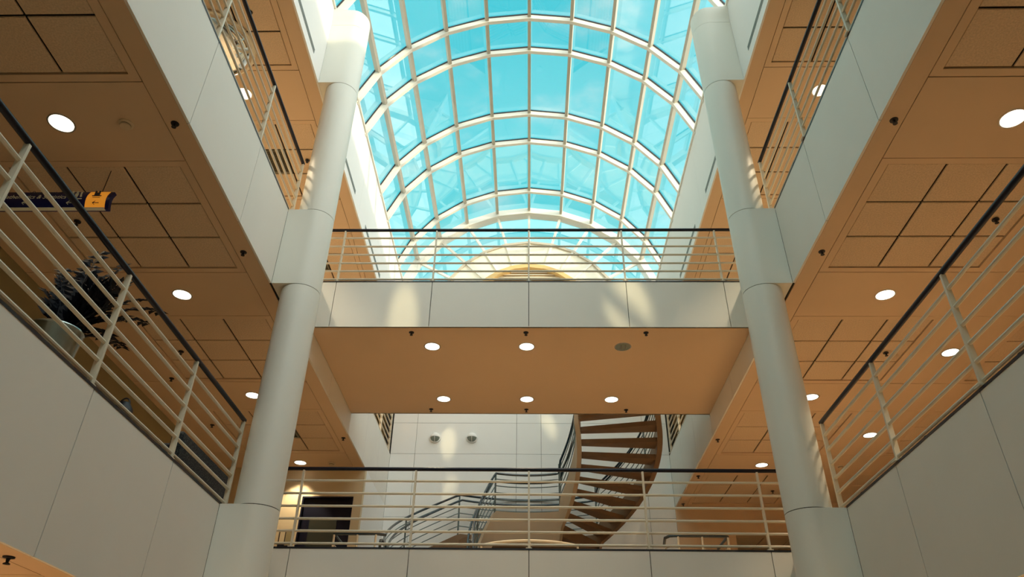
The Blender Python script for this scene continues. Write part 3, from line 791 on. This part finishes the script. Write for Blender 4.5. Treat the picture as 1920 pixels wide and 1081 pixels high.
curved(-4.735, -4.52, 0.003, 0.01).build('orange_field', 'sign_orange', sg, True)
MB().box(SX0, -4.52, YS - 0.012, YS + 0.03, SZ0 - 0.004, SZ0 + 0.008).build('bottom_edge', 'sign_white', sg)
for x in (-4.632, -6.2):
    MB().tube([(x, YS + 0.02, SZ1), (x, YS + 0.02, Z3B)], 0.004, 6).build('hanger_wire', 'black', sg)
def text(body, x, z, size, mat, name, shear=0.0):
    cu = bpy.data.curves.new(name, 'FONT'); cu.body = body; cu.size = size; cu.shear = shear
    cu.extrude = 0.001; cu.align_x = 'RIGHT'
    o = bpy.data.objects.new(name, cu); COL.objects.link(o)
    bpy.context.view_layer.update()
    dg = bpy.context.evaluated_depsgraph_get(); me = bpy.data.meshes.new_from_object(o.evaluated_get(dg))
    bpy.data.objects.remove(o)
    me.transform(Matrix.Translation((x, YS - 0.040, z)) @ Matrix.Rotation(pi / 2, 4, 'X'))
    me.materials.clear(); me.materials.append(M[mat])
    return put(name, me, None, sg)
text('Department of', -5.02, 6.805, 0.055, 'sign_dim', 'lettering', 0.25)
text('Mathematics & Statistics', -4.955, 6.742, 0.072, 'sign_white', 'lettering', 0.25)
def icon(mb, parts):
    for kind, a in parts:
        if kind == 'disc':
            cx, cz, r = a; n = 14
            mb.add([(cx + r * cos(2 * pi * k / n), yy, cz + r * sin(2 * pi * k / n)) for yy in (YS - 0.042, YS - 0.038) for k in range(n)], [tuple(range(n)), tuple(range(n, 2 * n))] + [(k, (k + 1) % n, n + (k + 1) % n, n + k) for k in range(n)])
        else:
            mb.box(a[0], a[1], YS - 0.042, YS - 0.038, a[2], a[3])
    return mb
def person_icon(x, z): return [('disc', (x, z + 0.085, 0.013)), ('box', (x - 0.018, x + 0.018, z + 0.028, z + 0.068)), ('box', (x - 0.014, x - 0.003, z, z + 0.028)), ('box', (x + 0.003, x + 0.014, z, z + 0.028))]
icon(MB(), person_icon(-4.90, 6.745) + person_icon(-4.85, 6.745) + [('disc', (-4.80, 6.775, 0.012)), ('box', (-4.812, -4.795, 6.79, 6.83)), ('box', (-4.83, -4.78, 6.735, 6.745))]).build('restroom_pictogram', 'sign_white', sg)
icon(MB(), [('box', (-4.68, -4.58, 6.775, 6.785)), ('box', (-4.66, -4.60, 6.785, 6.825)), ('disc', (-4.65, 6.835, 0.012)), ('disc', (-4.61, 6.835, 0.012)), ('box', (-4.67, -4.59, 6.755, 6.759))]).build('lift_pictogram', 'black', sg)
def arrow(x, z, mat):
    mb = MB(); mb.box(x - 0.03, x + 0.035, YS - 0.034, YS - 0.030, z - 0.003, z + 0.003)
    for s_ in (-1, 1):
        mb.hexa([(x - 0.036, YS - 0.034, z), (x - 0.028, YS - 0.034, z), (x - 0.036, YS - 0.03, z), (x - 0.028, YS - 0.03, z),
                 (x - 0.010, YS - 0.034, z + s_ * 0.026), (x - 0.002, YS - 0.034, z + s_ * 0.026), (x - 0.010, YS - 0.03, z + s_ * 0.026), (x - 0.002, YS - 0.03, z + s_ * 0.026)])
    mb.build('arrow', mat, sg)
arrow(-4.62, 6.69, 'black'); arrow(-5.38, 6.69, 'sign_white'); arrow(-4.90, 6.69, 'sign_white')

# ---------------------------------------------------------------- potted plant
PX, PY = -4.0, 5.33
pt = thing('potted_plant', (PX, PY, Z2), 'dark leafy plant in a steel pot behind the left second-floor railing', 'plant')
MB().lathe([(0.16, 0.0), (0.165, 0.01), (0.205, 0.52), (0.212, 0.535), (0.208, 0.545), (0.196, 0.54), (0.19, 0.50), (0.001, 0.495)], 40, (PX, PY, Z2)).build('pot', 'steel', pt, True)
MB().lathe([(0.19, 0.497), (0.10, 0.51), (0.002, 0.515)], 24, (PX, PY, Z2)).build('soil', 'soil', pt, True)
rnd = random.Random(3)
def frond(az, lean, L, nleaf, leaflen, droop):
    mb = MB(); base = Vector((PX + 0.05 * cos(az), PY + 0.05 * sin(az), Z2 + 0.5)); pts = []
    for i in range(13):
        u = i / 12; ang = lean + droop * u * u
        if i == 0: p = base.copy()
        else: p = pts[-1] + Vector((cos(az) * sin(ang), sin(az) * sin(ang), cos(ang))) * (L / 12)
        pts.append(p)
    mb.tube(pts, [0.010 * (1 - 0.7 * i / 12) for i in range(13)], 5)
    for i in range(nleaf):
        u = 0.22 + 0.78 * i / (nleaf - 1); q = u * 12; j = min(11, int(q)); p = pts[j].lerp(pts[j + 1], q - j)
        d = (pts[j + 1] - pts[j]).normalized(); side = d.cross(Vector((0, 0, 1)))
        if side.length < 1e-3: side = Vector((1, 0, 0))
        side.normalize(); nz = side.cross(d)
        for s_ in (-1, 1):
            ll = leaflen * (0.75 + 0.4 * rnd.random()) * (1.0 - 0.35 * u)
            dr = (side * s_ * 0.85 + d * (0.55 + 0.2 * rnd.random()) + nz * (rnd.random() - 0.3) * 0.5).normalized()
            wv = dr.cross(nz).normalized() * ll * 0.26
            m1 = p + dr * ll * 0.45; e_ = p + dr * ll - Vector((0, 0, 0.03))
            th = nz * 0.003
            mb.add([p, m1 + wv, e_, m1 - wv, m1 + th * 2 + nz * ll * 0.03], [(0, 1, 4), (1, 2, 4), (2, 3, 4), (3, 0, 4), (0, 3, 2, 1)])
    return mb.build('frond', 'leaf', pt)
for i in range(26):
    frond(1.35 + (rnd.random() - 0.5) * 3.6, 0.03 + 0.45 * rnd.random(), 0.45 + 0.36 * rnd.random(), 10 + rnd.randrange(4), 0.16 + 0.05 * rnd.random(), 0.2 + 0.5 * rnd.random())
for az, ln, L, dr in ((1.30, 0.62, 1.25, 0.6), (1.42, 0.70, 1.20, 0.6), (1.45, 0.25, 1.08, 0.3), (1.9, 0.12, 1.04, 0.2), (2.6, 0.25, 0.85, 0.3), (1.55, 0.95, 0.95, 0.5), (1.6, 0.8, 0.8, 0.6), (1.2, 0.5, 1.0, 0.5)):
    frond(az, ln, L, 13, 0.18, dr)

# ---------------------------------------------------------------- sofa and bag on the left walkway
SO = thing('sofa', (-4.35, 8.75, Z2), 'dark woven sofa turned away behind the left second-floor railing', 'sofa')
def rbox(mb, x0, x1, y0, y1, z0, z1, b=0.03):
    v = [];
    for z, i in ((z0, b), (z0 + b, 0), (z1 - b, 0), (z1, b)):
        v += [(x0 + i, y0 + i, z), (x1 - i, y0 + i, z), (x1 - i, y1 - i, z), (x0 + i, y1 - i, z)]
    f = [(0, 1, 2, 3), (12, 13, 14, 15)] + [(r * 4 + k, r * 4 + (k + 1) % 4, r * 4 + 4 + (k + 1) % 4, r * 4 + 4 + k) for r in range(3) for k in range(4)]
    return mb.add(v, f)
rbox(MB(), -4.12, -3.98, 7.95, 9.56, Z2 + 0.10, 4.965).build('backrest', 'sofa', SO)
rbox(MB(), -4.72, -4.12, 8.07, 9.44, Z2 + 0.10, Z2 + 0.44).build('seat', 'sofa', SO)
for y in (7.95, 9.44): rbox(MB(), -4.72, -4.10, y, y + 0.12, Z2 + 0.10, Z2 + 0.62).build('armrest', 'sofa', SO)
for x in (-4.66, -4.06):
    for y in (8.02, 9.49): MB().lathe([(0.025, 0), (0.03, 0.11)], 10, (x, y, Z2)).build('leg', 'black', SO)
bg_ = thing('bag', (-3.85, 6.38, Z2), 'black rounded bag on the floor by the left railing', 'bag')
MB().lathe([(0.08, 0.0), (0.10, 0.03), (0.105, 0.20), (0.09, 0.31), (0.05, 0.37), (0.002, 0.385)], 18, (-3.85, 6.38, Z2)).build('body', 'black', bg_, True)
MB().tube([(-3.85 + 0.05 * cos(a), 6.38, Z2 + 0.35 + 0.07 * sin(a)) for a in [pi * q / 8 for q in range(9)]], 0.008, 6).build('handle', 'black', bg_, True)
